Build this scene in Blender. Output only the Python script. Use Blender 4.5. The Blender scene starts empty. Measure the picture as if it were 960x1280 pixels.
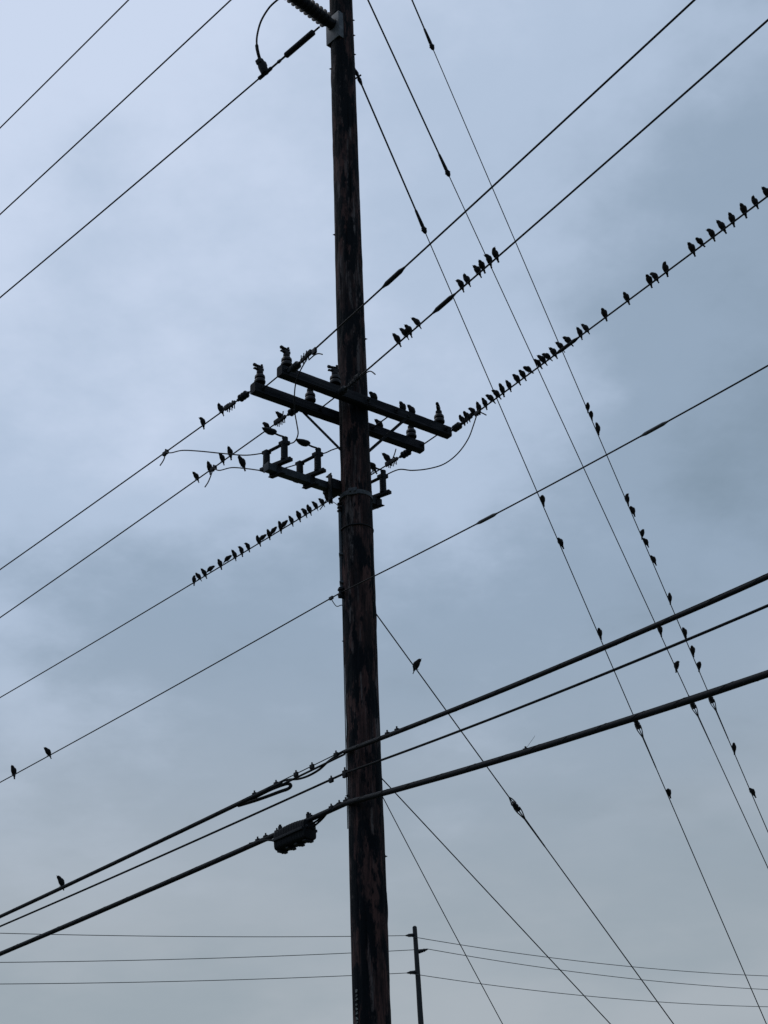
import bpy, bmesh, math, random
from math import radians, sin, cos, pi, hypot, sqrt
from mathutils import Vector, Matrix, noise

random.seed(11)
sc = bpy.context.scene
col = sc.collection

# ------------------------------------------------------------------ camera
PITCH, ROLL, FPX = radians(28.0), radians(2.3), 1924.0      # 960x1280 photograph
CAM = Vector((0, 0, 1.6))
FWD = Vector((0, cos(PITCH), sin(PITCH)))
UP0 = Vector((0, -sin(PITCH), cos(PITCH)))
RT0 = Vector((1, 0, 0))
RT = RT0 * cos(ROLL) - UP0 * sin(ROLL)
UP = RT0 * sin(ROLL) + UP0 * cos(ROLL)
cd = bpy.data.cameras.new('camera')
cam = bpy.data.objects.new('camera', cd)
col.objects.link(cam)
M = Matrix((RT, UP, -FWD)).transposed().to_4x4()
M.translation = CAM
cam.matrix_world = M
cd.sensor_fit = 'VERTICAL'
cd.sensor_height = 36.0
cd.lens = 36.0 * FPX / 1280.0
cd.clip_start = 0.1
cd.clip_end = 6000
sc.camera = cam


def ray(x, y):
    return FWD + RT * ((x - 480) / FPX) + UP * ((640 - y) / FPX)


def proj(P):
    d = P - CAM
    z = d.dot(FWD)
    return 480 + FPX * d.dot(RT) / z, 640 - FPX * d.dot(UP) / z


def at_y(x, y, Y):
    v = ray(x, y)
    return CAM + v * ((Y - CAM.y) / v.y)


def on_plane(x, y, A, d):
    n = Vector((d.y, -d.x, 0))
    v = ray(x, y)
    return CAM + v * ((A - CAM).dot(n) / v.dot(n))


# ------------------------------------------------------------------ sky
def lin(c):
    return tuple(((v / 255.0) / 12.92 if v <= 10 else (((v / 255.0) + 0.055) / 1.055) ** 2.4) for v in c) + (1,)


SUN_EL, SUN_AZ = radians(58), radians(-62)        # hidden behind the cloud, high on the left
SUN_DIR = Vector((sin(SUN_AZ) * cos(SUN_EL), cos(SUN_AZ) * cos(SUN_EL), sin(SUN_EL)))
w = bpy.data.worlds.new('World')
sc.world = w
w.use_nodes = True
nt = w.node_tree
nt.nodes.clear()
N, LK = nt.nodes.new, nt.links.new


def math_node(op, a, b=None, c=None, clamp=False):
    n = N('ShaderNodeMath'); n.operation = op; n.use_clamp = clamp
    for i, v in enumerate((a, b, c)):
        if v is None: continue
        if isinstance(v, (int, float)): n.inputs[i].default_value = v
        else: LK(v, n.inputs[i])
    return n.outputs[0]


def vmath(op, a, b=None, scale=None):
    n = N('ShaderNodeVectorMath'); n.operation = op
    for i, v in enumerate((a, b)):
        if v is None: continue
        if isinstance(v, (tuple, Vector)): n.inputs[i].default_value = v
        else: LK(v, n.inputs[i])
    if scale is not None: n.inputs['Scale'].default_value = scale
    return n.outputs['Value'] if op == 'DOT_PRODUCT' else n.outputs['Vector']


def smooth(v, a, b, lo, hi):
    n = N('ShaderNodeMapRange'); n.interpolation_type = 'SMOOTHSTEP'
    LK(v, n.inputs[0])
    for i, q in enumerate((a, b, lo, hi)): n.inputs[i + 1].default_value = q
    return n.outputs[0]


tc = N('ShaderNodeTexCoord')
dirv = vmath('NORMALIZE', tc.outputs['Generated'])
sep = N('ShaderNodeSeparateXYZ'); LK(dirv, sep.inputs[0])
# flat cloud deck: direction projected on a horizontal layer
dz = math_node('ADD', math_node('MAXIMUM', sep.outputs[2], 0.0), 0.22)
cmb = N('ShaderNodeCombineXYZ')
LK(math_node('DIVIDE', sep.outputs[0], dz), cmb.inputs[0])
LK(math_node('DIVIDE', sep.outputs[1], dz), cmb.inputs[1])


def fbm(vec, scale, detail, rough, off=(0, 0, 0), out='Fac'):
    n = N('ShaderNodeTexNoise')
    n.inputs['Scale'].default_value = scale
    n.inputs['Detail'].default_value = detail
    n.inputs['Roughness'].default_value = rough
    LK(vmath('ADD', vec, off), n.inputs['Vector'])
    return n.outputs[out]


warp = vmath('SCALE', vmath('SUBTRACT', fbm(dirv, 5.0, 3, .55, (3.1, 0, 1.7), 'Color'), (.5, .5, .5)), None, .11)
dw = vmath('NORMALIZE', vmath('ADD', dirv, warp))
val = smooth(vmath('DOT_PRODUCT', dirv, tuple(SUN_DIR)), cos(radians(64)), cos(radians(22)), .34, 1.03)
# broad cloud masses: pixel of the photograph they stand at, angular radius, lighter or darker
LOBES = [(40, 760, 9, -.10), (300, 850, 10, -.17), (960, 400, 11, -.20), (900, 640, 12, -.11),
         (610, 520, 8, .09), (520, 740, 5, .06), (930, 60, 9, -.08), (700, 640, 5, .06), (250, 620, 6, .05), (330, 100, 9, .06)]
for x, y, rad, amp in LOBES:
    L = ray(x, y).normalized()
    dp = vmath('DOT_PRODUCT', dw, tuple(L))
    val = math_node('ADD', val, smooth(dp, cos(radians(rad)), 1.0, 0.0, amp))
n1 = fbm(cmb.outputs[0], 1.7, 5, .55, (2.3, .7, 0))
n2 = fbm(cmb.outputs[0], 6.5, 5, .6, (5.3, 1.7, 2))
n3 = fbm(cmb.outputs[0], 3.4, 6, .58, (9.1, 4.4, 1))
val = math_node('MULTIPLY_ADD', math_node('SUBTRACT', n1, .5), .40, val)
val = math_node('MULTIPLY_ADD', math_node('SUBTRACT', n3, .5), .62, val)
val = math_node('MULTIPLY_ADD', math_node('SUBTRACT', n2, .5), .36, val)
ramp = N('ShaderNodeValToRGB')
LK(val, ramp.inputs[0])
cr = ramp.color_ramp
cr.interpolation = 'EASE'
cr.elements[0].position = 0.0; cr.elements[0].color = lin((131, 150, 168))
cr.elements[1].position = 1.0; cr.elements[1].color = lin((206, 219, 241))
e = cr.elements.new(.33); e.color = lin((150, 169, 190))
e = cr.elements.new(.66); e.color = lin((181, 198, 221))
mx = N('ShaderNodeMix'); mx.data_type = 'RGBA'
hz = smooth(sep.outputs[2], sin(radians(9.5)), sin(radians(27)), .96, 0.0)
LK(hz, mx.inputs[0])
LK(ramp.outputs[0], mx.inputs[6])
hn = N('ShaderNodeMix'); hn.data_type = 'RGBA'
LK(smooth(n1, .35, .65, 0, 1), hn.inputs[0])
hn.inputs[6].default_value = lin((156, 167, 175)); hn.inputs[7].default_value = lin((170, 178, 185))
LK(hn.outputs[2], mx.inputs[7])
bg_cloud = N('ShaderNodeBackground'); LK(mx.outputs[2], bg_cloud.inputs[0]); bg_cloud.inputs[1].default_value = 1.0
sky = N('ShaderNodeTexSky'); sky.sky_type = 'NISHITA'; sky.sun_disc = False
sky.sun_elevation = SUN_EL; sky.sun_rotation = SUN_AZ
bg_sky = N('ShaderNodeBackground'); LK(sky.outputs[0], bg_sky.inputs[0]); bg_sky.inputs[1].default_value = 0.08
ms = N('ShaderNodeMixShader'); ms.inputs[0].default_value = .95
LK(bg_sky.outputs[0], ms.inputs[1]); LK(bg_cloud.outputs[0], ms.inputs[2])
wo = N('ShaderNodeOutputWorld'); LK(ms.outputs[0], wo.inputs[0])

sl = bpy.data.lights.new('sun', 'SUN')
sl.energy = 0.6; sl.angle = radians(25); sl.color = (1, .97, .93)
so = bpy.data.objects.new('sun', sl); col.objects.link(so)
so.rotation_euler = (-SUN_DIR).to_track_quat('-Z', 'Y').to_euler()
so.location = (0, 0, 60)

vs = sc.view_settings
vs.view_transform = 'Standard'; vs.look = 'None'; vs.exposure = 0; vs.gamma = 1
vs.use_curve_mapping = False


# ------------------------------------------------------------------ materials
def new_mat(name):
    m = bpy.data.materials.new(name); m.use_nodes = True
    t = m.node_tree
    return m, t, t.nodes['Principled BSDF']


def simple_mat(name, c1, c2, scale=30.0, rough=.6, metal=0.0, bump=.15, stretch=(1, 1, 1), spec=.16):
    m, t, b = new_mat(name)
    tcn = t.nodes.new('ShaderNodeTexCoord')
    mp = t.nodes.new('ShaderNodeMapping'); mp.inputs['Scale'].default_value = stretch
    t.links.new(tcn.outputs['Object'], mp.inputs[0])
    n = t.nodes.new('ShaderNodeTexNoise'); n.inputs['Scale'].default_value = scale; n.inputs['Detail'].default_value = 6
    t.links.new(mp.outputs[0], n.inputs['Vector'])
    r = t.nodes.new('ShaderNodeValToRGB')
    r.color_ramp.elements[0].position = .35; r.color_ramp.elements[0].color = (*c1, 1)
    r.color_ramp.elements[1].position = .68; r.color_ramp.elements[1].color = (*c2, 1)
    t.links.new(n.outputs['Fac'], r.inputs[0]); t.links.new(r.outputs[0], b.inputs['Base Color'])
    b.inputs['Roughness'].default_value = rough; b.inputs['Metallic'].default_value = metal
    b.inputs['Specular IOR Level'].default_value = spec
    if bump:
        bp = t.nodes.new('ShaderNodeBump'); bp.inputs['Strength'].default_value = bump; bp.inputs['Distance'].default_value = .004
        t.links.new(n.outputs['Fac'], bp.inputs['Height']); t.links.new(bp.outputs[0], b.inputs['Normal'])
    return m


def wood_mat(name, browns, tar, tar_amount=.5, axis_stretch=(14, 14, .9)):
    m, t, b = new_mat(name)
    nn, lk = t.nodes.new, t.links.new
    tcn = nn('ShaderNodeTexCoord')
    def ns(stretch, scale, det=6, rough=.6):
        mp = nn('ShaderNodeMapping'); mp.inputs['Scale'].default_value = stretch
        lk(tcn.outputs['Object'], mp.inputs[0])
        n = nn('ShaderNodeTexNoise'); n.inputs['Scale'].default_value = scale
        n.inputs['Detail'].default_value = det; n.inputs['Roughness'].default_value = rough
        lk(mp.outputs[0], n.inputs['Vector'])
        return n.outputs['Fac']
    streak = ns(axis_stretch, 2.0)
    fine = ns(tuple(v * (3 if v > 2 else 1.2) for v in axis_stretch), 2.5)
    blotch = ns(tuple(v * .42 if v > 2 else v * 2.0 for v in axis_stretch), 1.0, 6, .7)
    r = nn('ShaderNodeValToRGB')
    for i, (p, c) in enumerate(browns):
        el = r.color_ramp.elements[i] if i < 2 else r.color_ramp.elements.new(p)
        el.position = p; el.color = (*c, 1)
    mixs = nn('ShaderNodeMath'); mixs.operation = 'MULTIPLY_ADD'; mixs.inputs[1].default_value = .45
    lk(fine, mixs.inputs[0])
    sub = nn('ShaderNodeMath'); sub.operation = 'MULTIPLY'; sub.inputs[1].default_value = .55
    lk(streak, sub.inputs[0]); lk(sub.outputs[0], mixs.inputs[2])
    lk(mixs.outputs[0], r.inputs[0])
    bl = nn('ShaderNodeMapRange'); bl.interpolation_type = 'SMOOTHSTEP'
    bl.inputs[1].default_value = .62 - .25 * tar_amount; bl.inputs[2].default_value = .72 - .25 * tar_amount
    add = nn('ShaderNodeMath'); add.operation = 'MULTIPLY_ADD'; add.inputs[1].default_value = .35
    lk(streak, add.inputs[0])
    s2 = nn('ShaderNodeMath'); s2.operation = 'MULTIPLY'; s2.inputs[1].default_value = .65
    lk(blotch, s2.inputs[0]); lk(s2.outputs[0], add.inputs[2]); lk(add.outputs[0], bl.inputs[0])
    mixc = nn('ShaderNodeMix'); mixc.data_type = 'RGBA'
    lk(bl.outputs[0], mixc.inputs[0]); lk(r.outputs[0], mixc.inputs[6]); mixc.inputs[7].default_value = (*tar, 1)
    lk(mixc.outputs[2], b.inputs['Base Color'])
    b.inputs['Roughness'].default_value = .82
    b.inputs['Specular IOR Level'].default_value = .15
    bp = nn('ShaderNodeBump'); bp.inputs['Strength'].default_value = .7; bp.inputs['Distance'].default_value = .012
    lk(mixs.outputs[0], bp.inputs['Height']); lk(bp.outputs[0], b.inputs['Normal'])
    return m


def pole_mat(name):
    """creosoted pole: red-brown and grey weathered wood, black tar patches, drying cracks, small flaked spots"""
    m, t, b = new_mat(name)
    nn, lk = t.nodes.new, t.links.new
    tcn = nn('ShaderNodeTexCoord')
    def ns(fx, fz, det=5, rough=.6, off=0.0):
        mp = nn('ShaderNodeMapping'); mp.inputs['Scale'].default_value = (fx, fx, fz); mp.inputs['Location'].default_value = (off, off * 1.7, off * .6)
        lk(tcn.outputs['Object'], mp.inputs[0])
        n = nn('ShaderNodeTexNoise'); n.inputs['Scale'].default_value = 1.0
        n.inputs['Detail'].default_value = det; n.inputs['Roughness'].default_value = rough
        lk(mp.outputs[0], n.inputs['Vector'])
        return n.outputs['Fac']
    def mr(v, a, b_, lo=0.0, hi=1.0):
        n = nn('ShaderNodeMapRange'); n.interpolation_type = 'SMOOTHSTEP'; lk(v, n.inputs[0])
        for i, q in enumerate((a, b_, lo, hi)): n.inputs[i + 1].default_value = q
        return n.outputs[0]
    def mix(f, a, b_):
        n = nn('ShaderNodeMix'); n.data_type = 'RGBA'; lk(f, n.inputs[0])
        for i, q in ((6, a), (7, b_)):
            if isinstance(q, tuple): n.inputs[i].default_value = (*q, 1)
            else: lk(q, n.inputs[i])
        return n.outputs[2]
    base = mix(mr(ns(9, 1.3, 6, .65), .40, .60), (.014, .011, .013), (.060, .034, .034))
    base = mix(mr(ns(14, 1.0, 5, .6, 7.3), .53, .66), base, (.080, .074, .080))
    fine = ns(55, 2.2, 4, .65, 3.0)
    base = mix(mr(fine, .36, .50, .75, 0.0), base, (.004, .005, .008))
    flake = ns(26, 9.0, 4, .6, 11.0)
    base = mix(mr(flake, .52, .62, 0, .7), base, (.008, .009, .012))
    tarn = ns(6.5, 1.7, 7, .68, 5.0)
    tar = mix(mr(tarn, .47, .525), base, (.0022, .0045, .0075))
    lk(tar, b.inputs['Base Color'])
    b.inputs['Roughness'].default_value = .85
    b.inputs['Specular IOR Level'].default_value = .10
    ad = nn('ShaderNodeMath'); ad.operation = 'ADD'; lk(fine, ad.inputs[0]); lk(flake, ad.inputs[1])
    bp = nn('ShaderNodeBump'); bp.inputs['Strength'].default_value = .8; bp.inputs['Distance'].default_value = .014
    lk(ad.outputs[0], bp.inputs['Height']); lk(bp.outputs[0], b.inputs['Normal'])
    return m


MAT = {}
MAT['pole'] = pole_mat('creosoted_pole_wood')
MAT['arm'] = wood_mat('weathered_crossarm_wood', [(.42, (.004, .006, .010)), (.58, (.024, .026, .033))], (.003, .005, .009), .5, (.9, 14, 14))
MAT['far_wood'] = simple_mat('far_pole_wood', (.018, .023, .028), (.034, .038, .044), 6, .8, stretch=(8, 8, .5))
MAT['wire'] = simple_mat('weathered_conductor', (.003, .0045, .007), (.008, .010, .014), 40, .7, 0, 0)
MAT['guy'] = simple_mat('galvanised_guy_strand', (.022, .028, .035), (.042, .05, .06), 40, .65, .1, 0)
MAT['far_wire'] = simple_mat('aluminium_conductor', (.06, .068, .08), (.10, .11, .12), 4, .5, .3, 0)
MAT['cable'] = simple_mat('black_cable_jacket', (.0015, .003, .0055), (.004, .0065, .010), 25, .75, 0, .1)
MAT['steel'] = simple_mat('galvanised_steel', (.03, .037, .047), (.065, .075, .088), 35, .6, .2, .1)
MAT['dark_steel'] = simple_mat('dull_dark_steel', (.003, .005, .008), (.010, .013, .018), 35, .65, .1, .1)
MAT['polymer'] = simple_mat('grey_black_polymer', (.004, .006, .010), (.011, .015, .020), 30, .6, 0, .1)
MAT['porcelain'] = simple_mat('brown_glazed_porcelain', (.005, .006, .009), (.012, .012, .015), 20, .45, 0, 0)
MAT['fibreglass'] = simple_mat('grey_fibreglass', (.014, .021, .030), (.030, .039, .052), 25, .6, 0, .1)
MAT['conduit'] = simple_mat('grey_conduit', (.03, .042, .056), (.06, .075, .095), 18, .6, 0, .1)
MAT['plate'] = simple_mat('zinc_plate', (.06, .072, .088), (.11, .125, .145), 14, .6, .2, .1)
MAT['feather'] = simple_mat('dark_feathers', (.003, .004, .006), (.011, .011, .013), 90, .7, 0, .2)
MAT['mark'] = simple_mat('pale_paint_marks', (.10, .115, .12), (.2, .22, .22), 30, .7, 0, 0)
MAT['ground'] = simple_mat('dry_grass_ground', (.05, .06, .025), (.13, .12, .07), 2.5, .95, 0, .3)


# ------------------------------------------------------------------ helpers
def link(name, bm, mat, parent=None, smooth_ang=40):
    me = bpy.data.meshes.new(name)
    bmesh.ops.recalc_face_normals(bm, faces=bm.faces)
    bm.to_mesh(me); bm.free()
    me.materials.append(MAT[mat])
    for p in me.polygons: p.use_smooth = True
    try: me.set_sharp_from_angle(angle=radians(smooth_ang))
    except Exception: pass
    o = bpy.data.objects.new(name, me); col.objects.link(o)
    if parent is not None: o.parent = parent
    return o


def tag(o, label, cat, group=None, kind=None):
    if label: o['label'] = label
    if cat: o['category'] = cat
    if group: o['group'] = group
    if kind: o['kind'] = kind
    return o


def empty(name, loc=(0, 0, 0)):
    o = bpy.data.objects.new(name, None); col.objects.link(o); o.location = loc
    o.empty_display_size = .2
    return o


def frame_of(t):
    t = t.normalized()
    ref = Vector((0, 0, 1)) if abs(t.z) < .95 else Vector((1, 0, 0))
    a = t.cross(ref).normalized()
    return a, a.cross(t).normalized()


def tube(bm, pts, r, sides=8, cap=True):
    """sweep a round section along a polyline; r is a number or one radius per point"""
    rs = r if isinstance(r, (list, tuple)) else [r] * len(pts)
    rings, a = [], None
    for i, p in enumerate(pts):
        t = (pts[min(i + 1, len(pts) - 1)] - pts[max(i - 1, 0)]).normalized()
        if a is None: a, b = frame_of(t)
        else:
            a = (a - t * a.dot(t)).normalized(); b = a.cross(t).normalized()
        rings.append([bm.verts.new(p + (a * cos(2 * pi * k / sides) + b * sin(2 * pi * k / sides)) * rs[i]) for k in range(sides)])
    for q, s in zip(rings, rings[1:]):
        for k in range(sides):
            bm.faces.new((q[k], q[(k + 1) % sides], s[(k + 1) % sides], s[k]))
    if cap:
        bm.faces.new(rings[0]); bm.faces.new(rings[-1])


def obox(bm, c, ax, ay, az, sx, sy, sz, bevel=0.0):
    """box with centre c, unit axes and full sizes"""
    vs_ = []
    for i in (-1, 1):
        for j in (-1, 1):
            for k in (-1, 1):
                vs_.append(bm.verts.new(c + ax * (i * sx / 2) + ay * (j * sy / 2) + az * (k * sz / 2)))
    fs = [(0, 1, 3, 2), (4, 6, 7, 5), (0, 4, 5, 1), (2, 3, 7, 6), (0, 2, 6, 4), (1, 5, 7, 3)]
    faces = [bm.faces.new([vs_[i] for i in f]) for f in fs]
    if bevel:
        ed = list({e_ for f in faces for e_ in f.edges})
        bmesh.ops.bevel(bm, geom=ed, offset=bevel, segments=2, affect='EDGES', profile=.6)


def lathe(bm, base, axis, prof, sides=16):
    """prof: list of (distance along axis, radius)"""
    tube(bm, [base + axis * d for d, _ in prof], [max(r, .0008) for _, r in prof], sides)


def smooth_pts(pts, n=6):
    """Catmull-Rom through the points"""
    out = []
    for i in range(len(pts) - 1):
        p0, p1, p2, p3 = pts[max(i - 1, 0)], pts[i], pts[i + 1], pts[min(i + 2, len(pts) - 1)]
        for k in range(n):
            t = k / n
            out.append(.5 * ((2 * p1) + (p2 - p0) * t + (2 * p0 - 5 * p1 + 4 * p2 - p3) * t * t + (3 * p1 - p0 - 3 * p2 + p3) * t ** 3))
    out.append(pts[-1])
    return out


ORD = ['', 'first', 'second', 'third', 'fourth', 'fifth', 'sixth', 'seventh', 'eighth', 'ninth', 'tenth', 'eleventh', 'twelfth',
       'thirteenth', 'fourteenth', 'fifteenth', 'sixteenth', 'seventeenth', 'eighteenth', 'nineteenth', 'twentieth']
ORD += ['twenty-' + ORD[i] for i in range(1, 10)] + ['thirtieth'] + ['thirty-' + ORD[i] for i in range(1, 10)]
Z = Vector((0, 0, 1))

# ------------------------------------------------------------------ ground
bm = bmesh.new()
bmesh.ops.create_grid(bm, x_segments=40, y_segments=40, size=2500)
g = link('ground', bm, 'ground'); tag(g, 'flat dry grassy ground below the pole line', None, kind='structure')

# ------------------------------------------------------------------ the main pole
PX, PY = -.315, 15.6
PC = Vector((PX, PY, 0))
POLE_TOP = 22.6


def pole_r(z):
    pts = [(0, .198), (4.25, .1875), (11.2, .1775), (18.0, .1615), (22.6, .148)]
    for (a, ra), (b, rb) in zip(pts, pts[1:]):
        if z <= b: return ra + (rb - ra) * (z - a) / (b - a)
    return pts[-1][1]


pole = empty('utility_pole', (PX, PY, 0))
tag(pole, 'tall dark creosoted wooden utility pole with double crossarms in the foreground', 'utility pole')


def at_pole(z, ang, extra=0.0):
    """point on the pole's skin; ang in degrees, 0 = right, -90 = towards the camera"""
    a = radians(ang)
    return PC + Vector((cos(a), sin(a), 0)) * (pole_r(z) + extra) + Z * z


def child(name, bm, mat, parent, label=None):
    """mesh modelled in world coordinates, parented to something that sits at a world offset"""
    off = Vector((0, 0, 0)); p = parent
    while p is not None:
        off += p.location; p = p.parent
    bmesh.ops.translate(bm, verts=bm.verts, vec=-off)
    o = link(name, bm, mat, parent)
    if label: o['label'] = label
    return o


bm = bmesh.new()
SIDES, ROWS = 80, 620
rings = []
for i in range(ROWS + 1):
    z = POLE_TOP * i / ROWS
    ring = []
    wob = Vector((noise.noise((0, 0, z * .22)), noise.noise((7, 0, z * .22)), 0)) * .016
    for k in range(SIDES):
        a = 2 * pi * k / SIDES
        ca, sa = cos(a), sin(a)
        d = noise.noise((ca * 1.3, sa * 1.3, z * .45)) * .007
        chk = noise.noise((ca * 9, sa * 9, z * .55 + 4))
        d -= max(0, chk - .22) * .030                                   # long drying checks
        d += noise.noise((ca * 16, sa * 16, z * 3.0)) * .0022
        d -= max(0, noise.noise((ca * 3.2 + 5, sa * 3.2, z * 2.1)) - .18) * .022      # flaked shallow hollows
        d += max(0, noise.noise((ca * 2.2, sa * 2.2 + 9, z * 1.6)) - .45) * .05       # knots
        rr = pole_r(z) + d
        ring.append(bm.verts.new(Vector((ca * rr, sa * rr, z)) + wob))
    rings.append(ring)
for q, s in zip(rings, rings[1:]):
    for k in range(SIDES):
        bm.faces.new((q[k], q[(k + 1) % SIDES], s[(k + 1) % SIDES], s[k]))
bm.faces.new(rings[0]); bm.faces.new(rings[-1])
link('pole_shaft', bm, 'pole', pole, 60)

# double crossarm
AZ = radians(38)
AA = Vector((cos(AZ), sin(AZ), 0))                 # along the arm: right and away
AN = Vector((-sin(AZ), cos(AZ), 0))                # across it: left and away
ARM_Z = 11.27
ARM_H, ARM_W = .132, .105
OFF = .178 + ARM_W / 2 + .004


def arm_pt(which, along, n=0.0, dz=0.0):
    s = -1 if which == 'front' else 1
    return PC + AN * (s * OFF + n) + AA * along + Z * (ARM_Z + dz)


def vise_insulator(bm, base, turn=0.0, scale=1.0):
    """pin insulator with a clamp top: pin, skirts, neck and an open jaw pointing along -AA"""
    s = scale
    lathe(bm, base + Z * (-.002), Z, [(0, .020 * s), (.012 * s, .020 * s), (.014 * s, .014 * s), (.03 * s, .014 * s), (.031 * s, .056 * s), (.05 * s, .058 * s),
                        (.075 * s, .047 * s), (.078 * s, .036 * s), (.085 * s, .053 * s), (.108 * s, .052 * s), (.128 * s, .038 * s), (.132 * s, .028 * s),
                        (.142 * s, .034 * s), (.168 * s, .033 * s), (.178 * s, .02 * s)], 16)
    c, q = cos(turn), sin(turn)
    ax = -AA * c - AN * q; ay = AA * q - AN * c
    t = base + Z * (.178 * s)
    obox(bm, t + Z * (.012 * s), ax, ay, Z, .075 * s, .035 * s, .03 * s, .004)
    obox(bm, t + Z * (.043 * s) + ax * (.02 * s), ax, ay, Z, .105 * s, .034 * s, .013 * s, .003)
    obox(bm, t + Z * (.052 * s) + ax * (.062 * s), ax, ay, Z, .03 * s, .026 * s, .012 * s, .003)
    obox(bm, t + Z * (.006 * s) + ax * (.052 * s), ax, ay, Z, .04 * s, .028 * s, .012 * s, .003)
    lathe(bm, t + Z * (-.005 * s) - ax * (.022 * s), Z, [(0, .008 * s), (.068 * s, .008 * s), (.069 * s, .013 * s), (.08 * s, .013 * s)], 6)


arms = {}
for which in ('front', 'rear'):
    bm = bmesh.new()
    lo, hi = (-1.21, 1.275) if which == 'front' else (-1.27, 1.22)
    c = arm_pt(which, (lo + hi) / 2)
    obox(bm, c, AA, AN, Z, hi - lo, ARM_W, ARM_H)
    # chamfered roof edges of a sawn arm
    long_e = [e_ for e_ in bm.edges if abs((e_.verts[0].co - e_.verts[1].co).normalized().dot(AA)) > .99]
    bmesh.ops.bevel(bm, geom=long_e, offset=.009, segments=2, affect='EDGES')
    bmesh.ops.subdivide_edges(bm, edges=[e_ for e_ in bm.edges if abs((e_.verts[0].co - e_.verts[1].co).normalized().dot(AA)) > .99], cuts=40)
    for v in bm.verts:
        s = (v.co - c).dot(AA)
        v.co += Z * (noise.noise((s * 1.1, 3 if which == 'front' else 9, 0)) * .006) + AN * (noise.noise((s * 2, 0, 5)) * .003)
        v.co += Vector((noise.noise(v.co * 14), noise.noise(v.co * 14 + Z * 9), noise.noise(v.co * 14 + AA * 7))) * .0022
    R = Matrix((AA, AN, Z)).transposed()
    o = bpy.data.objects.new('crossarm', None)
    me_bm = bm
    bmesh.ops.translate(me_bm, verts=me_bm.verts, vec=-c)
    bmesh.ops.transform(me_bm, matrix=R.inverted().to_4x4(), verts=me_bm.verts)
    bpy.data.objects.remove(o)
    o = link('crossarm', me_bm, 'arm', pole, 30)
    o.location = c - PC
    o.rotation_euler = (0, 0, AZ)
    o['label'] = 'nearer wooden crossarm bolted to the front of the pole' if which == 'front' else 'farther wooden crossarm behind the pole'
    arms[which] = (o, c)


def on_arm(which, name, bm, mat):
    """sub-part of a crossarm, modelled in world coordinates"""
    o, c = arms[which]
    bmesh.ops.translate(bm, verts=bm.verts, vec=-c)
    bmesh.ops.rotate(bm, verts=bm.verts, cent=(0, 0, 0), matrix=Matrix.Rotation(-AZ, 3, 'Z'))
    return link(name, bm, mat, o)


PINS = (('front', -1.11, .1), ('front', -.43, -.3), ('front', 1.13, .7), ('rear', -1.17, 0), ('rear', -.46, .3), ('rear', 1.06, .5))
for which, along, turn in PINS:
    bm = bmesh.new()
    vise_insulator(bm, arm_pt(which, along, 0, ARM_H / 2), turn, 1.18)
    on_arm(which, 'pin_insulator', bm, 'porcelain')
# arming bolts that tie the two arms together, with nuts and square washers
for along in (-1.16, -.36, .42, 1.18):
    bm = bmesh.new()
    a, b = arm_pt('front', along, -ARM_W / 2 - .05), arm_pt('rear', along, ARM_W / 2 + .05)
    tube(bm, [a, b], .0085, 8)
    for q, s in ((arm_pt('front', along, -ARM_W / 2 - .006), -1), (arm_pt('front', along, ARM_W / 2 + .006), 1),
                 (arm_pt('rear', along, -ARM_W / 2 - .006), -1), (arm_pt('rear', along, ARM_W / 2 + .006), 1)):
        obox(bm, q, AN, AA, Z, .006, .055, .055)
        lathe(bm, q, AN * s, [(.003, .017), (.018, .017)], 6)
    child('arming_bolt', bm, 'dark_steel', pole)
# flat steel braces
for which, along, side in (('rear', -.56, -1), ('front', .60, 1)):
    bm = bmesh.new()
    s = -1 if which == 'front' else 1
    top = arm_pt(which, along, s * (ARM_W / 2 + .006), -.02)
    bot = PC + AN * (s * (pole_r(10.7) * .45)) + AA * (side * pole_r(10.7) * .9) + Z * 10.74
    t = (bot - top).normalized(); ax, bx = frame_of(t)
    obox(bm, (top + bot) / 2, t, AN, t.cross(AN).normalized(), (bot - top).length + .06, .008, .036)
    lathe(bm, top, -AN * s if s < 0 else AN, [(-.012, .016), (.018, .016)], 6)
    child('brace', bm, 'dark_steel', pole)
# through bolt with square washer in the front arm
bm = bmesh.new()
q = arm_pt('front', 0, -ARM_W / 2 - .004)
obox(bm, q, AN, AA, Z, .007, .075, .075); lathe(bm, q, -AN, [(0, .02), (.024, .02)], 6); tube(bm, [q, q - AN * .05], .009, 8)
child('through_bolt', bm, 'dark_steel', pole)

# bracket arm that carries the switches, with its pole band
BR_Z, BR_OFF = 10.25, .20


def br_pt(along, n=0.0, dz=0.0):
    return PC + AN * (BR_OFF + n) + AA * along + Z * (BR_Z + dz)


BR0, BR1 = -1.10, .50
bm = bmesh.new()
obox(bm, br_pt((BR0 + BR1) / 2), AA, AN, Z, BR1 - BR0, .092, .092, .008)
obox(bm, br_pt(BR0 - .003), AA, AN, Z, .012, .104, .104, .004)
child('bracket_arm', bm, 'fibreglass', pole, 'grey fibreglass bracket arm carrying the disconnect switches')
for al_, ln_ in ((-.19, .17), (.24, .12)):
    bm = bmesh.new()
    obox(bm, br_pt(al_, -.02, .0), AA, AN, Z, ln_, .2, .13, .01)
    child('bracket_mount', bm, 'dark_steel', pole)
bm = bmesh.new()
obox(bm, br_pt(-.27, -.075, -.07), AA, AN, Z, .05, .012, .36, .003)
obox(bm, br_pt(-.27, -.05, .115), AA, AN, Z, .05, .07, .012, .003)
obox(bm, br_pt(-.295, -.10, -.05), AA, AN, Z, .012, .06, .34, .003)
child('hanger_strap', bm, 'dark_steel', pole)
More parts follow.
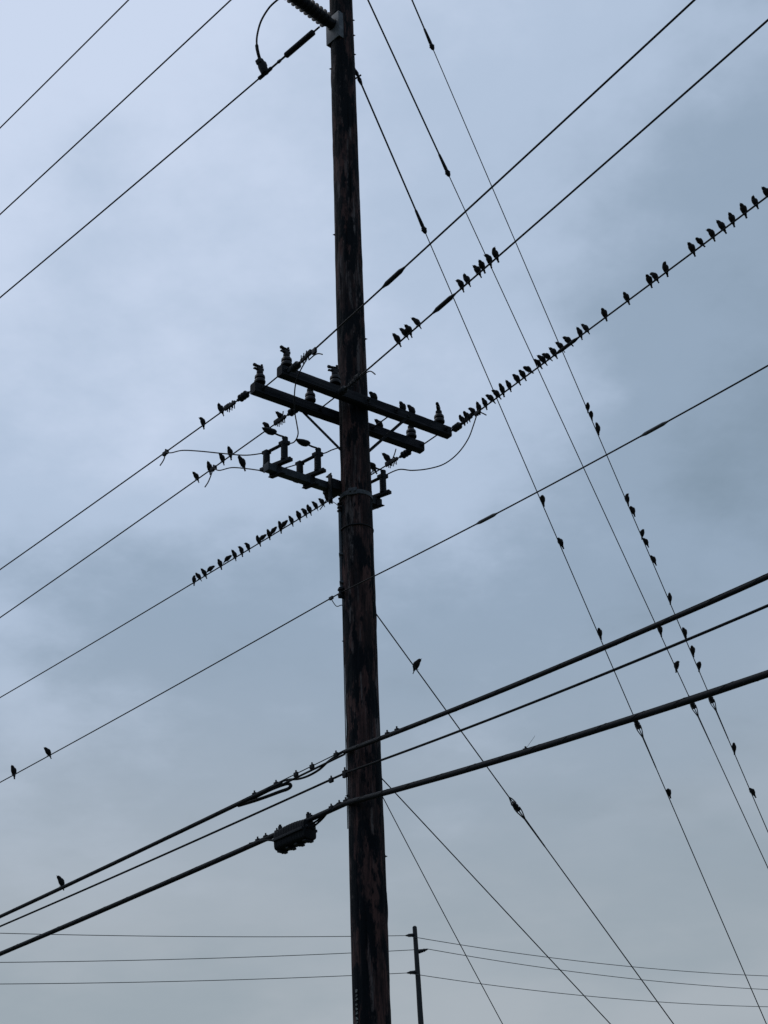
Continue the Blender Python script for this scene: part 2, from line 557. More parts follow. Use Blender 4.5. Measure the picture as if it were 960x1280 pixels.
for z, h, mt in ((10.08, .052, 'steel'), (9.66, .010, 'dark_steel')):
    bm = bmesh.new()
    ro, ri = pole_r(z) + .012, pole_r(z) - .03
    pts = []
    vo = []
    for k in range(48):
        a = 2 * pi * k / 48
        vo.append([bm.verts.new(PC + Vector((cos(a) * r_, sin(a) * r_, z + dz_))) for r_, dz_ in ((ro, -h / 2), (ro, h / 2), (ri, h / 2), (ri, -h / 2))])
    for k in range(48):
        p, q = vo[k], vo[(k + 1) % 48]
        for i in range(4): bm.faces.new((p[i], p[(i + 1) % 4], q[(i + 1) % 4], q[i]))
    if mt == 'steel':
        c = at_pole(z, -100, .016)
        rad = Vector((cos(radians(-100)), sin(radians(-100)), 0)); tg = Z.cross(rad)
        obox(bm, c, rad, tg, Z, .02, .10, .085, .003)
        for dd in (-.03, .03): lathe(bm, c + tg * dd, rad, [(0, .014), (.03, .014)], 6)
    child('pole_band', bm, mt, pole)

# grounding conduit with its terminal stack on the left of the shaft
bm = bmesh.new()
CA = 188
pts = [at_pole(z_, CA, .012) for z_ in (8.86, 9.1, 9.4, 9.66, 9.90)]
tube(bm, pts, .020, 12)
for z_ in (9.0, 9.35): obox(bm, at_pole(z_, CA, .010), Vector((0, 1, 0)), Vector((1, 0, 0)), Z, .09, .05, .022, .003)
child('conduit', bm, 'conduit', pole)
bm = bmesh.new()
t = at_pole(9.90, CA, .012)
lathe(bm, t, Z, [(0, .02), (.01, .034), (.02, .034), (.022, .018), (.05, .018), (.052, .032), (.066, .032), (.068, .015), (.1, .015), (.102, .03), (.115, .03), (.118, .01), (.17, .01), (.172, .018), (.185, .018)], 12)
child('terminal_stack', bm, 'porcelain', pole)
bm = bmesh.new()
tube(bm, [at_pole(z_, 181 + 2 * sin(z_ * 2), .006) for z_ in [6.2 + .12 * i for i in range(23)]], .006, 6)
child('ground_wire', bm, 'guy', pole)

# bolts and nails standing out of the shaft
for z, ang in ((17.62, 182), (17.62, 3), (16.72, 183), (16.98, 2), (17.33, 1), (13.9, 184), (12.3, 2), (9.2, 184), (8.3, 186), (5.9, 4), (6.55, 183)):
    bm = bmesh.new()
    a = radians(ang); rad = Vector((cos(a), sin(a), 0))
    b0 = at_pole(z, ang, -.02)
    tube(bm, [b0, b0 + rad * .042], .006, 8)
    lathe(bm, b0, rad, [(.016, .012), (.028, .012)], 6)
    child('bolt', bm, 'dark_steel', pole)

# mounting plate and post insulator near the top of the frame
PL_Z = 17.36
PA = radians(224)
pdir = Vector((cos(PA), sin(PA), 0))
pt = Z.cross(pdir)
bm = bmesh.new()
pc = PC + pdir * (pole_r(PL_Z) + .006) + Z * PL_Z
obox(bm, pc, pdir, pt, Z, .012, .262, .46, .004)
for sgn in (-1, 1):
    obox(bm, pc + pt * (.125 * sgn) - pdir * .07, pdir, pt, Z, .15, .012, .46, .004)
child('mounting_plate', bm, 'plate', pole, 'pale grey metal mounting plate high on the shaft')
bm = bmesh.new()
ins_dir = (pdir + Z * .09).normalized()
b0 = pc + pdir * .006 + Z * .06
prof = [(0, .085), (.02, .085), (.022, .07), (.075, .07)]
for i in range(14):
    s = .08 + i * .073
    prof += [(s, .080), (s + .020, .082), (s + .036, .114), (s + .050, .116), (s + .060, .082)]
prof += [(1.10, .046), (1.105, .055), (1.16, .055), (1.165, .02), (1.2, .02)]
lathe(bm, b0, ins_dir, prof, 20)
child('post_insulator', bm, 'polymer', pole, 'thick ribbed post insulator pointing left from the mounting plate')
post_tip = b0 + ins_dir * 1.18

# small pale painted marks running down the shaft
bm = bmesh.new()
zz = 4.56
random.seed(5)
rad_at = lambda z, ang: (at_pole(z, ang, .0095), Vector((cos(radians(ang)), sin(radians(ang)), 0)))
while zz > 3.7:
    hgt = random.choice((.022, .03, .034))
    c, rd = rad_at(zz, -137)
    tg = Z.cross(rd)
    for j in range(random.choice((2, 3))):
        obox(bm, c + Z * (-.5 * hgt + random.uniform(-.3, .3) * hgt) + tg * random.uniform(-.008, .008), rd, tg, Z, .006, random.choice((.022, .009)), random.choice((.006, .016)))
    zz -= hgt + random.choice((.004, .006, .02))
o = child('painted_marks', bm, 'mark', pole, 'column of tiny pale illegible marks low on the shaft'); o['kind'] = 'stuff'


# ------------------------------------------------------------------ disconnect switches
def switch(along, label, near_only=False):
    base = br_pt(along, 0, .046)
    SN = Vector((cos(radians(146)), sin(radians(146)), 0))      # the switch lies askew across the bracket
    root = empty('disconnect_switch', base)
    tag(root, label, 'switch', 'switches on the bracket arm')
    n0, n1 = -.20, .20
    bm = bmesh.new()
    obox(bm, base + Z * .022 + SN * ((n0 + n1) / 2 - .01), SN, AA, Z, n1 - n0 + .02, .062, .042, .004)
    lathe(bm, base + SN * (n0 - .005) + Z * .022, -SN, [(-.02, .032), (.012, .032), (.02, .02)], 12)
    child('base_channel', bm, 'dark_steel', root)
    bm = bmesh.new()
    for s in (-1, 1): obox(bm, base + SN * (s * .056) - Z * .06, SN, AA, Z, .008, .06, .13, .002)
    obox(bm, base - Z * .118 - SN * .02, SN, AA, Z, .19, .06, .012, .003)
    child('mounting_clamp', bm, 'dark_steel', root)
    near, far = base + SN * (n0 + .07) + Z * .042, base + SN * (n1 - .07) + Z * .042
    for p, h in ((near, .205), (far, .175)):
        bm = bmesh.new()
        prof = [(0, .044), (.02, .044)]
        k = 9
        for i in range(k):
            s = .022 + (h - .05) * i / k
            prof += [(s, .036), (s + .006, .041), (s + .013, .041), (s + .019, .036)]
        prof += [(h - .02, .04), (h, .04), (h + .002, .016), (h + .03, .016)]
        lathe(bm, p, Z, prof, 14)
        child('post_insulator', bm, 'polymer', root)
    tn, tf = near + Z * .215, far + Z * .19
    bm = bmesh.new()
    t = (tf - tn).normalized()
    obox(bm, (tn + tf) / 2, t, AA, t.cross(AA).normalized(), (tf - tn).length + .03, .04, .022, .004)
    obox(bm, tf, t, AA, Z, .07, .07, .04, .004)
    obox(bm, tn, t, AA, Z, .085, .085, .05, .005)
    child('blade', bm, 'dark_steel', root)
    bm = bmesh.new()
    hook = [tn + AA * .01 + Z * .01, tn + AA * .015 + Z * .06, tn - AA * .01 + Z * .085, tn - AA * .07 + Z * .085, tn - AA * .14 + Z * .092]
    tube(bm, smooth_pts(hook, 4), .011, 8)
    lathe(bm, tn + AA * .012 + Z * .03, Z, [(0, .026), (.02, .034), (.05, .034), (.062, .018)], 10)
    tube(bm, [tn - SN * .03 + Z * .0 - AA * .03, tn - AA * .055 + Z * .05 - SN * .03], .009, 6)
    # leaf shaped paddle
    tip0, tip1 = tn - AA * .13 + Z * .092, tn - AA * .30 + Z * .112
    L = (tip1 - tip0)
    prof = [(0, .012), (.06, .042), (.25, .052), (.55, .044), (.8, .026), (1.0, .006)]
    side, up2 = SN, L.normalized().cross(SN).normalized()
    rr = []
    for f, r_ in prof:
        rr.append([bm.verts.new(tip0 + L * f + side * cos(2 * pi * k / 12) * r_ * 1.1 + up2 * sin(2 * pi * k / 12) * r_ * .70) for k in range(12)])
    for q, s in zip(rr, rr[1:]):
        for k in range(12): bm.faces.new((q[k], q[(k + 1) % 12], s[(k + 1) % 12], s[k]))
    bm.faces.new(rr[0]); bm.faces.new(rr[-1])
    child('hook_paddle', bm, 'polymer', root)
    return root, tn, tf


sw1, sw1n, sw1f = switch(-.98, 'dark disconnect switch at the outer left end of the bracket arm')
sw2, sw2n, sw2f = switch(-.52, 'dark disconnect switch midway along the bracket arm, left of the pole')
sw3, sw3n, sw3f = switch(.42, 'dark disconnect switch half hidden behind the right side of the pole')


# ------------------------------------------------------------------ overhead wires
class Span:
    """a wire leaving point A along horizontal direction d; passes the photograph's pixel at its far end"""
    def __init__(s, A, d, end_px, k=.0012):
        s.A, s.d, s.k = A, d, k
        B = on_plane(end_px[0], end_px[1], A, d)
        run = (B - A).dot(d)
        s.m = ((B - A).z - k * run * run) / run
    def pos(s, t):
        return s.A + s.d * t + Z * (s.m * t + s.k * t * t)
    def tan(s, t):
        return (s.d + Z * (s.m + 2 * s.k * t)).normalized()
    def t_at_x(s, x, lo=-.5, hi=16.0):
        f = lambda t: proj(s.pos(t))[0] - x
        hi = min(hi, 16)
        # keep in front of the camera
        while (s.pos(hi) - CAM).dot(FWD) < 1.5: hi -= .25
        a, b = f(lo), f(hi)
        for _ in range(60):
            mid = (lo + hi) / 2
            if (f(mid) > 0) == (a > 0): lo = mid
            else: hi = mid
        return (lo + hi) / 2
    def pts(s, t0, t1, n=90):
        return [s.pos(t0 + (t1 - t0) * i / n) for i in range(n + 1)]


def az_left(deg): return Vector((-sin(radians(deg)), cos(radians(deg)), 0))
def az_right(deg): return Vector((sin(radians(deg)), -cos(radians(deg)), 0))


def strain_insulator(root, sp, t0, t1, r=.047):
    bm = bmesh.new()
    a, b = sp.pos(t0), sp.pos(t1)
    ax = (b - a).normalized(); L = (b - a).length
    prof = [(-.06, .008), (0, .008), (.002, .018), (L * .12, .02)]
    for i in range(3):
        s = L * (.16 + .23 * i)
        prof += [(s, r * .62), (s + L * .05, r), (s + L * .12, r), (s + L * .17, r * .66)]
    prof += [(L * .9, .02), (L, .018), (L + .002, .009), (L + .05, .009)]
    lathe(bm, a, ax, prof, 14)
    return child('strain_insulator', bm, 'polymer', root)


def deadend_clamp(root, sp, t0, t1, tails=True):
    bm = bmesh.new()
    a, b = sp.pos(t0), sp.pos(t1)
    ax = (b - a).normalized(); L = (b - a).length
    sd, up = frame_of(ax)
    if up.z < 0: up = -up; sd = -sd
    obox(bm, (a + b) / 2 + up * .004, ax, sd, up, L, .028, .044, .006)
    obox(bm, a + ax * (L * .78) + up * .02, ax, sd, up, L * .42, .034, .05, .006)
    for f in (.25, .5, .75):
        p = a + ax * (L * f)
        tube(bm, [p + up * .05, p - up * (.055 if tails else .035)], .0075, 6)
        tube(bm, [p + up * .045 + sd * .028, p - up * .05 + sd * .028], .0065, 6)
        lathe(bm, p + up * .028, up, [(0, .013), (.014, .013)], 6)
    return child('dead_end_clamp', bm, 'dark_steel', root)


def splice(root, sp, x0, x1, r, mat='wire'):
    t0, t1 = sp.t_at_x(x0), sp.t_at_x(x1)
    bm = bmesh.new()
    fr = [0, .08, .2, .5, .8, .92, 1]
    tube(bm, [sp.pos(t0 + (t1 - t0) * f) for f in fr], [r * .45, r * .6, r, r, r, r * .6, r * .45], 10)
    return child('splice_sleeve', bm, mat, root)


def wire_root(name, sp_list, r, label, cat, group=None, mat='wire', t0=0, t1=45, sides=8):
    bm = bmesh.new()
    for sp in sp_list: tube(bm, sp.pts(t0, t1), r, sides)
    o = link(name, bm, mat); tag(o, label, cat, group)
    return o


LFT = 'wires running off to the left'
RGT = 'wires running off to the right'
W1 = Span(arm_pt('rear', -1.25, ARM_W / 2), az_left(45), (0, 712))
W2 = Span(arm_pt('rear', -.62, ARM_W / 2, -.03), az_left(45), (0, 772))
W3 = Span(arm_pt('rear', 1.12, ARM_W / 2, -.02), az_left(45), (0, 872))
WA = Span(on_plane(361, 466, arm_pt('front', 0, -ARM_W / 2), AA), az_right(35), (868, 0))
WB = Span(on_plane(424, 492.5, arm_pt('front', 0, -ARM_W / 2), AA), az_right(35), (960, 25))
WC = Span(arm_pt('front', 1.27, -ARM_W / 2, .0), az_right(35), (960, 245))
dead = {}
for nm, sp, ins, cl, r, lab in (
        ('W1', W1, (311, 297), (294, 281), .0085, 'uppermost of the three crossarm wires falling away to the lower left'),
        ('W2', W2, (372, 360), (357, 343), .0085, 'middle of the three crossarm wires falling away to the lower left'),
        ('W3', W3, (514, 500), (497, 482), .0085, 'lowest of the three crossarm wires to the left, carrying a row of birds'),
        ('WA', WA, (364, 375), (376, 389), .0100, 'wire rising right across the pole from the crossarm tip, free of birds'),
        ('WB', WB, (423, 434), (436, 449), .0100, 'wire rising right with ten birds in two groups'),
        ('WC', WC, (566, 577), (578, 590), .0095, 'wire rising right from the crossarm end, crowded with birds')):
    ti0, ti1 = sp.t_at_x(ins[0]), sp.t_at_x(ins[1])
    tc0, tc1 = sp.t_at_x(cl[0]), sp.t_at_x(cl[1])
    o = wire_root('overhead_wire', [sp], r, lab, 'wire', LFT if nm[1] in '123' else RGT, t0=tc0)
    strain_insulator(o, sp, ti0, ti1)
    deadend_clamp(o, sp, tc0, tc1)
    dead[nm] = o
splice(dead['WA'], WA, 478, 506, .026)
splice(dead['WB'], WB, 541, 569, .026)
splice(dead['WC'], WC, 694, 724, .022)
# loose tail ends beside two of the clamps
for nm, sp, pxs in (('WA', WA, [(386, 450), (393, 444), (398, 442), (403, 443)]), ('WB', WB, [(447, 474), (456, 467), (463, 464), (469, 468)]),
                    ('W2', W2, [(350, 529), (353, 521), (354, 514)]), ('W3', W3, [(490, 575), (493, 568), (495, 561)]), ('W3', W3, [(409, 623), (405, 630), (400, 637)])):
    pts = [on_plane(x, y, sp.A, sp.d) for x, y in pxs]
    bm = bmesh.new(); tube(bm, smooth_pts(pts, 4), .0075, 6)
    child('wire_tail', bm, 'wire', dead[nm])
bm = bmesh.new()
tcl = WA.t_at_x(393)
obox(bm, WA.pos(tcl) - Z * .02, WA.tan(tcl), frame_of(WA.tan(tcl))[0], frame_of(WA.tan(tcl))[1], .07, .03, .07, .006)
child('parallel_clamp', bm, 'dark_steel', dead['WA'])

# neutral, clamped to the left flank of the pole
NA = at_pole(at_y(431, 737, 15.45).z, 200, .035)
NL, NR = Span(NA, az_left(45), (0, 978)), Span(NA, az_right(35), (960, 457), .004)
neutral = wire_root('neutral_wire', [NL, NR], .0075, 'thin single wire clamped on the pole midway between crossarms and cables', 'wire')
splice(neutral, NR, 595, 622, .018, 'steel'); splice(neutral, NR, 800, 836, .017, 'steel')
bm = bmesh.new()
lathe(bm, NA - Z * .05, Z, [(0, .03), (.02, .035), (.03, .022), (.07, .022), (.08, .035), (.1, .03)], 12)
for dz_ in (-.055, .055): obox(bm, NA + Z * dz_ + Vector((.03, .012, 0)), Vector((.94, .34, 0)), Vector((-.34, .94, 0)), Z, .11, .05, .008)
child('spool_insulator', bm, 'dark_steel', neutral)
bm = bmesh.new()
tg = NL.t_at_x(414)
p0 = NL.pos(tg)
obox(bm, p0, NL.tan(tg), *frame_of(NL.tan(tg)), .06, .025, .035, .004)
tube(bm, smooth_pts([p0, at_y(416, 752, p0.y), at_y(421, 758, p0.y - .05), at_y(428, 757, 15.5), at_pole(8.58, 190, 0)], 5), .005, 6)
child('ground_lead', bm, 'guy', neutral)

# three conductors high on the left
T3A = on_plane(407, 27, PC, az_left(47))
T3 = Span(T3A, az_left(47), (0, 372))
T2 = Span(PC + az_left(47) * pole_r(19.5) + Z * at_y(415, -128, 15.55).z, az_left(47), (0, 268))
T1 = Span(PC + az_left(47) * pole_r(21.5) + Z * at_y(412, -262, 15.55).z, az_left(47), (0, 160))
TG = 'conductors in the upper left corner'
t3r = wire_root('overhead_wire', [T3], .0125, 'conductor in the upper left ending at the long insulator and looped jumper', 'wire', TG, t0=T3.t_at_x(345))
wire_root('overhead_wire', [T2], .0125, 'middle one of the three thick conductors crossing the upper left corner', 'wire', TG)
wire_root('overhead_wire', [T1], .0125, 'topmost conductor cutting across the upper left corner', 'wire', TG)
bm = bmesh.new()
ta, tb = T3.t_at_x(392), T3.t_at_x(357)
a, b = T3.pos(ta), T3.pos(tb); ax = (b - a).normalized(); L = (b - a).length
prof = [(-.12, .014), (-.01, .014), (0, .034)]
for i in range(30):
    s = L * (i + .2) / 30.6
    prof += [(s, .038), (s + .008, .046), (s + .012, .046), (s + .02, .038)]
prof += [(L, .034), (L + .002, .016), (L + .09, .016)]
lathe(bm, a, ax, prof, 14)
child('strain_insulator', bm, 'polymer', t3r)
bm = bmesh.new()
tc0, tc1 = T3.t_at_x(351), T3.t_at_x(324)
a, b = T3.pos(tc0), T3.pos(tc1); ax = (b - a).normalized(); sd, up = frame_of(ax)
if up.z < 0: up = -up
L = (b - a).length
for s in (-1, 1): tube(bm, [a - ax * .05, a + sd * (.022 * s) + ax * .03 + up * .03 * s, a + sd * (.022 * s) + ax * (L * .55) + up * .03 * s], .011, 6)
lathe(bm, a, ax, [(0, .02), (.05, .026), (.07, .016), (L * .4, .016), (L * .45, .028), (L, .030), (L + .01, .02)], 10)
jp = a + ax * (L * .72)
jd = (at_y(325, 75, jp.y - .04) - jp)
tube(bm, [jp, jp + jd * .5, jp + jd], [.06, .07, .045], 10)
obox(bm, jp + jd * .75, jd.normalized(), sd, jd.normalized().cross(sd).normalized(), .07, .14, .09, .006)
child('dead_end_clamp', bm, 'dark_steel', t3r)
bm = bmesh.new()
j0 = jp + jd
pts = [j0, at_y(322.5, 66, j0.y - .05), at_y(321, 57, j0.y - .07), at_y(321.5, 44, j0.y - .1), at_y(326.5, 26, j0.y - .2), at_y(337, 9, j0.y - .3), at_y(349, -2, j0.y - .42), at_y(361, -13, j0.y - .52)]
pts += [post_tip - pdir * .25 + Z * .16, post_tip + Z * .04]
pts = smooth_pts(pts, 6)
tube(bm, pts, [.026 if i < 13 else .0145 for i in range(len(pts))], 8)
child('jumper_loop', bm, 'wire', t3r)

# ------------------------------------------------------------------ jumpers between wires and switches
def jumper(label, a, pxs, b, r=.0075, clamp=None, tail=None):
    """slack lead through the photograph's points; depth runs evenly from a to b"""
    n = len(pxs)
    pts = [a] + [at_y(x, y, a.y + (b.y - a.y) * (i + 1) / (n + 1)) for i, (x, y) in enumerate(pxs)] + [b]
    bm = bmesh.new(); tube(bm, smooth_pts(pts, 6), r, 8)
    o = link('jumper_wire', bm, 'wire'); tag(o, label, 'wire', 'slack jumpers around the switches')
    if clamp:
        sp, t = clamp
        bm = bmesh.new(); p = sp.pos(t)
        f1, f2 = frame_of(sp.tan(t))
        obox(bm, p - Z * .012, sp.tan(t), f1, f2, .10, .034, .05, .008)
        lathe(bm, p - Z * .05, Z, [(0, .011), (.09, .011)], 6)
        child('tap_clamp', bm, 'dark_steel', o)
    if tail:
        bm = bmesh.new(); tube(bm, smooth_pts([a] + [at_y(x, y, a.y) for x, y in tail], 4), r, 6)
        child('wire_tail', bm, 'wire', o)
    return o


t = W1.t_at_x(207)
jumper('slack lead curving from the upper left wire to the outer switch', W1.pos(t), [(214, 566), (228, 563), (250, 564), (280, 567), (308, 569)], sw1f, clamp=(W1, t), tail=[(205, 574), (200, 582)])
t = W2.t_at_x(267)
J2 = jumper('slack lead curving from the middle left wire to the second switch', W2.pos(t), [(274, 588), (290, 584.5), (310, 586), (332, 588.5), (352, 586)], sw2f, clamp=(W2, t), tail=[(261, 601), (256, 609)])
t = WC.t_at_x(597)
jumper('long slack lead hanging from the bird crowded wire to the right switch', WC.pos(t), [(592, 531), (585, 549), (572, 567), (555, 580), (535, 586), (515, 588), (498, 587)], sw3n, clamp=(WC, t), tail=[(602, 516), (608, 519)])
jumper('lead dropping past the crossarms to the outer switch', WA.pos(WA.t_at_x(384)) - Z * .03, [(374, 466), (369.5, 480), (368, 496), (368.5, 515), (371, 530), (372.5, 543), (367, 553)], sw1n)
jumper('short lead from the second switch to behind the pole', sw2n, [(407, 566), (416, 562), (427, 560)], PC + Vector((.05, .25, 10.85)))
jumper('short thin lead between the lowest left wire and the terminal stack', W3.pos(W3.t_at_x(410)), [(413, 626), (419, 629)], at_pole(9.98, CA, .03), r=.005)
jumper('short lead from the right switch to its wire behind the pole', sw3f, [(466, 588)], W3.pos(W3.t_at_x(466)) , r=.006)

# ------------------------------------------------------------------ communication cables
def comm_pt(px, ang=197, ex=.03):
    return at_pole(at_y(px[0], px[1], 15.45).z, ang, ex)


def bundle(name, label, A, endL, endR, r_cable, r_strand, gap, kR=.004, kL=.0012, left_from=0.0, azl=45, azr=35):
    L, R = Span(A, az_left(azl), endL, kL), Span(A, az_right(azr), endR, kR)
    bm = bmesh.new()
    for sp in (L, R): tube(bm, sp.pts(0, 45, 110), r_strand, 8)
    o = link(name, bm, 'guy' if gap else 'cable')
    tag(o, label, 'cable', 'communication cables low on the pole')
    if gap:
        bm = bmesh.new()
        for sp, t0 in ((L, left_from), (R, 0)):
            pts = sp.pts(t0, 45, 160)
            tube(bm, [p - Z * (gap + .003 * noise.noise(p * 1.3)) for p in pts], r_cable, 10)
        child('lashed_cable', bm, 'cable', o)
        bm = bmesh.new()
        for sp, t0 in ((L, left_from), (R, .25)):                  # lashing wire wound round strand and cable
            pts = []
            for i in range(240):
                t_ = t0 + i * .058
                q = 2 * pi * i / 8 + .6 * sin(i * .11)
                f1, f2 = frame_of(sp.tan(t_))
                pts.append(sp.pos(t_) - Z * (gap * .86) + f1 * (cos(q) * r_cable * 1.06) + f2 * (sin(q) * (r_cable * 1.12)))
            tube(bm, pts, .0022, 5)
        child('lashing_wire', bm, 'wire', o)
    return o, L, R


def hanger(root, sp, x, h=.05, mat='dark_steel'):
    t = sp.t_at_x(x)
    bm = bmesh.new(); p = sp.pos(t); f1, f2 = frame_of(sp.tan(t))
    obox(bm, p - Z * .008, sp.tan(t), f1, f2, .055, .03, h, .005)
    lathe(bm, p, Z, [(0, .010), (h * .8, .010)], 6)
    return child('cable_clamp', bm, mat, root)


_sp = Span(comm_pt((435, 934)), az_left(45), (0, 1144))
c1, C1L, C1R = bundle('telephone_cable', 'upper of the two thick lashed cables, with a doubled back loop', comm_pt((435, 934)), (0, 1144), (960, 717), .0205, .006, .024, left_from=_sp.t_at_x(352))
bm = bmesh.new()
tube(bm, [p - Z * .045 for p in C1L.pts(0, C1L.t_at_x(340), 20)], .012, 8)
child('lashed_cable', bm, 'cable', c1)
for x in (420, 390, 370, 345, 318): hanger(c1, C1L, x)
for x in (484, 496): hanger(c1, C1R, x)
# slack cable and doubled loop left of the pole
bm = bmesh.new()
Y0 = C1L.pos(C1L.t_at_x(413)).y
pth = [(432, 938), (420, 945), (409, 953), (399, 962), (386, 969.5), (374, 973.5), (362, 974.5), (352, 977), (338, 985)]
pts = [at_y(x, y, 15.5 + (435 - x) / 96.0) for x, y in pth]
tube(bm, smooth_pts(pts, 5), .013, 8)
child('slack_cable', bm, 'cable', c1)
bm = bmesh.new()
pth = [(308, 1002), (322, 995), (338, 987), (352, 981.5), (360, 979.5), (363.5, 982), (360, 986), (350, 989.5), (334, 995.5), (318, 1001), (298, 1007)]
pts = [at_y(x, y, 15.5 + (435 - x) / 96.0 - .04) for x, y in pth]
tube(bm, smooth_pts(pts, 5), .019, 10)
child('doubled_loop', bm, 'cable', c1)

c2, C2L, C2R = bundle('telephone_cable', 'thin dark cable between the two thick cables', comm_pt((434, 963)), (0, 1158), (960, 757), .012, .0125, 0)
hanger(c2, C2L, 431, .08); hanger(c2, C2L, 414, .05)
c3, C3L, C3R = bundle('telephone_cable', 'lowest and thickest cable, carrying the black splice case', comm_pt((434, 998)), (0, 1190), (960, 838), .026, .006, .029)
for x in (432, 424, 414, 388, 346, 332, 322): hanger(c3, C3L, x)
for x in (657,): hanger(c3, C3R, x, .03)
bm = bmesh.new()
tt = C3R.t_at_x(657); p = C3R.pos(tt)
tube(bm, [p, p + (at_y(669, 919.5, p.y) - p)], .0016, 5)
child('loose_lashing_end', bm, 'guy', c3)
for x0, y0 in ((395, 1034), (394, 1030)):
    bm = bmesh.new()
    pth = [(423, 1004), (412, 1013), (402, 1022 + (y0 - 1030) * .6), (x0 - 4, y0)]
    tube(bm, smooth_pts([at_y(x, y, 15.5 + (435 - x) / 96.0) for x, y in pth], 5), .011, 8)
    child('splice_lead', bm, 'cable', c3)

# splice case hanging on the lowest cable
ta, tb = C3L.t_at_x(387), C3L.t_at_x(349)
a, b = C3L.pos(ta) - Z * .03, C3L.pos(tb) - Z * .03
ax = (b - a).normalized(); L = (b - a).length
sd = Z.cross(ax).normalized(); upv = ax.cross(sd).normalized()
if upv.z < 0: upv = -upv
ctr = (a + b) / 2
case = empty('splice_enclosure', ctr - Z * .24)
tag(case, 'black ribbed splice case hanging from the lowest cable left of the pole', 'splice case')
bm = bmesh.new()
sec = []
for k in range(28):                                   # rounded section, flatter below
    q = 2 * pi * k / 28
    y_, z_ = cos(q), sin(q)
    sec.append((math.copysign(abs(y_) ** .38, y_) * .09, (math.copysign(abs(z_) ** .38, z_) * .104)))
fr = [(-.5, .90), (-.492, .97), (-.46, 1.0)]
for i in range(11):
    u = -.42 + i * .084
    fr += [(u - .016, 1.0), (u - .012, 1.025), (u + .012, 1.025), (u + .016, 1.0)]
fr += [(.46, 1.0), (.492, .97), (.5, .90)]
rr = []
for u, s in fr:
    bow = .022 * (1 - (2 * u) ** 2)
    rr.append([bm.verts.new(ctr + ax * (u * L) + sd * (y_ * s) + upv * (z_ * s - .105 + bow * (1 if z_ > 0 else .3))) for y_, z_ in sec])
for q, s in zip(rr, rr[1:]):
    for k in range(28): bm.faces.new((q[k], q[(k + 1) % 28], s[(k + 1) % 28], s[k]))
bm.faces.new(rr[0]); bm.faces.new(rr[-1])
child('case_shell', bm, 'cable', case)
for s in (-1, 1):
    bm = bmesh.new()
    obox(bm, ctr - upv * .10 + sd * (.101 * s), ax, sd, upv, L * .97, .022, .03, .005)
    child('flange', bm, 'polymer', case)
for u in (-.42, -.14, .14, .42):
    bm = bmesh.new()
    obox(bm, ctr + ax * (u * L) - upv * .219, ax, sd, upv, .045, .12, .02, .005)
    lathe(bm, ctr + ax * (u * L) - upv * .225, -upv, [(0, .011), (.014, .011)], 6)
    child('latch', bm, 'polymer', case)
for u in (-.46, .46):
    bm = bmesh.new()
    obox(bm, ctr + ax * (u * L) + upv * .03, ax, sd, upv, .03, .04, .09, .005)
    lathe(bm, ctr + ax * (u * L) + upv * .06, upv, [(0, .016), (.03, .016)], 6)
    child('hanger_clamp', bm, 'dark_steel', case)
for s in (1, -1):
    bm = bmesh.new()
    e0 = ctr + ax * (.49 * L * s) - upv * .08
    for q in (-.045, .045): lathe(bm, e0 + sd * q, ax * s, [(0, .024), (.012, .024), (.02, .014), (.03, .013)], 10)
    child('cable_port', bm, 'polymer', case)
bm = bmesh.new()
e0 = b - upv * .09
tube(bm, smooth_pts([e0, at_y(335, 1050, e0.y + .1), at_y(324, 1052, e0.y + .22), at_y(312, 1054.5, e0.y + .35)], 5), .012, 8)
child('splice_lead', bm, 'cable', c3)

# ------------------------------------------------------------------ guy wires
GA = radians(50)
GD = Vector((cos(GA), sin(GA), 0))


class Line:
    """straight stay in the vertical plane of the guys, through two pixels of the photograph"""
    def __init__(s, p0, p1, d=GD, sag=0.0):
        s.d, s.sag = d, sag
        A, B = on_plane(*p0, PC, d), on_plane(*p1, PC, d)
        ra, rb = (A - PC).dot(d), (B - PC).dot(d)
        s.m = (B.z - A.z) / (rb - ra); s.z0 = A.z - s.m * ra
        s.run = -s.z0 / s.m
    def pos(s, t):
        f = t / s.run
        return PC + s.d * t + Z * (s.z0 + s.m * t - s.sag * 4 * f * (1 - f))
    def tan(s, t): return (s.pos(t + .01) - s.pos(t)).normalized()
    def t_at_y(s, y):
        lo, hi = .01, s.run
        for _ in range(60):
            mid = (lo + hi) / 2
            if proj(s.pos(mid))[1] < y: lo = mid
            else: hi = mid
        return (lo + hi) / 2


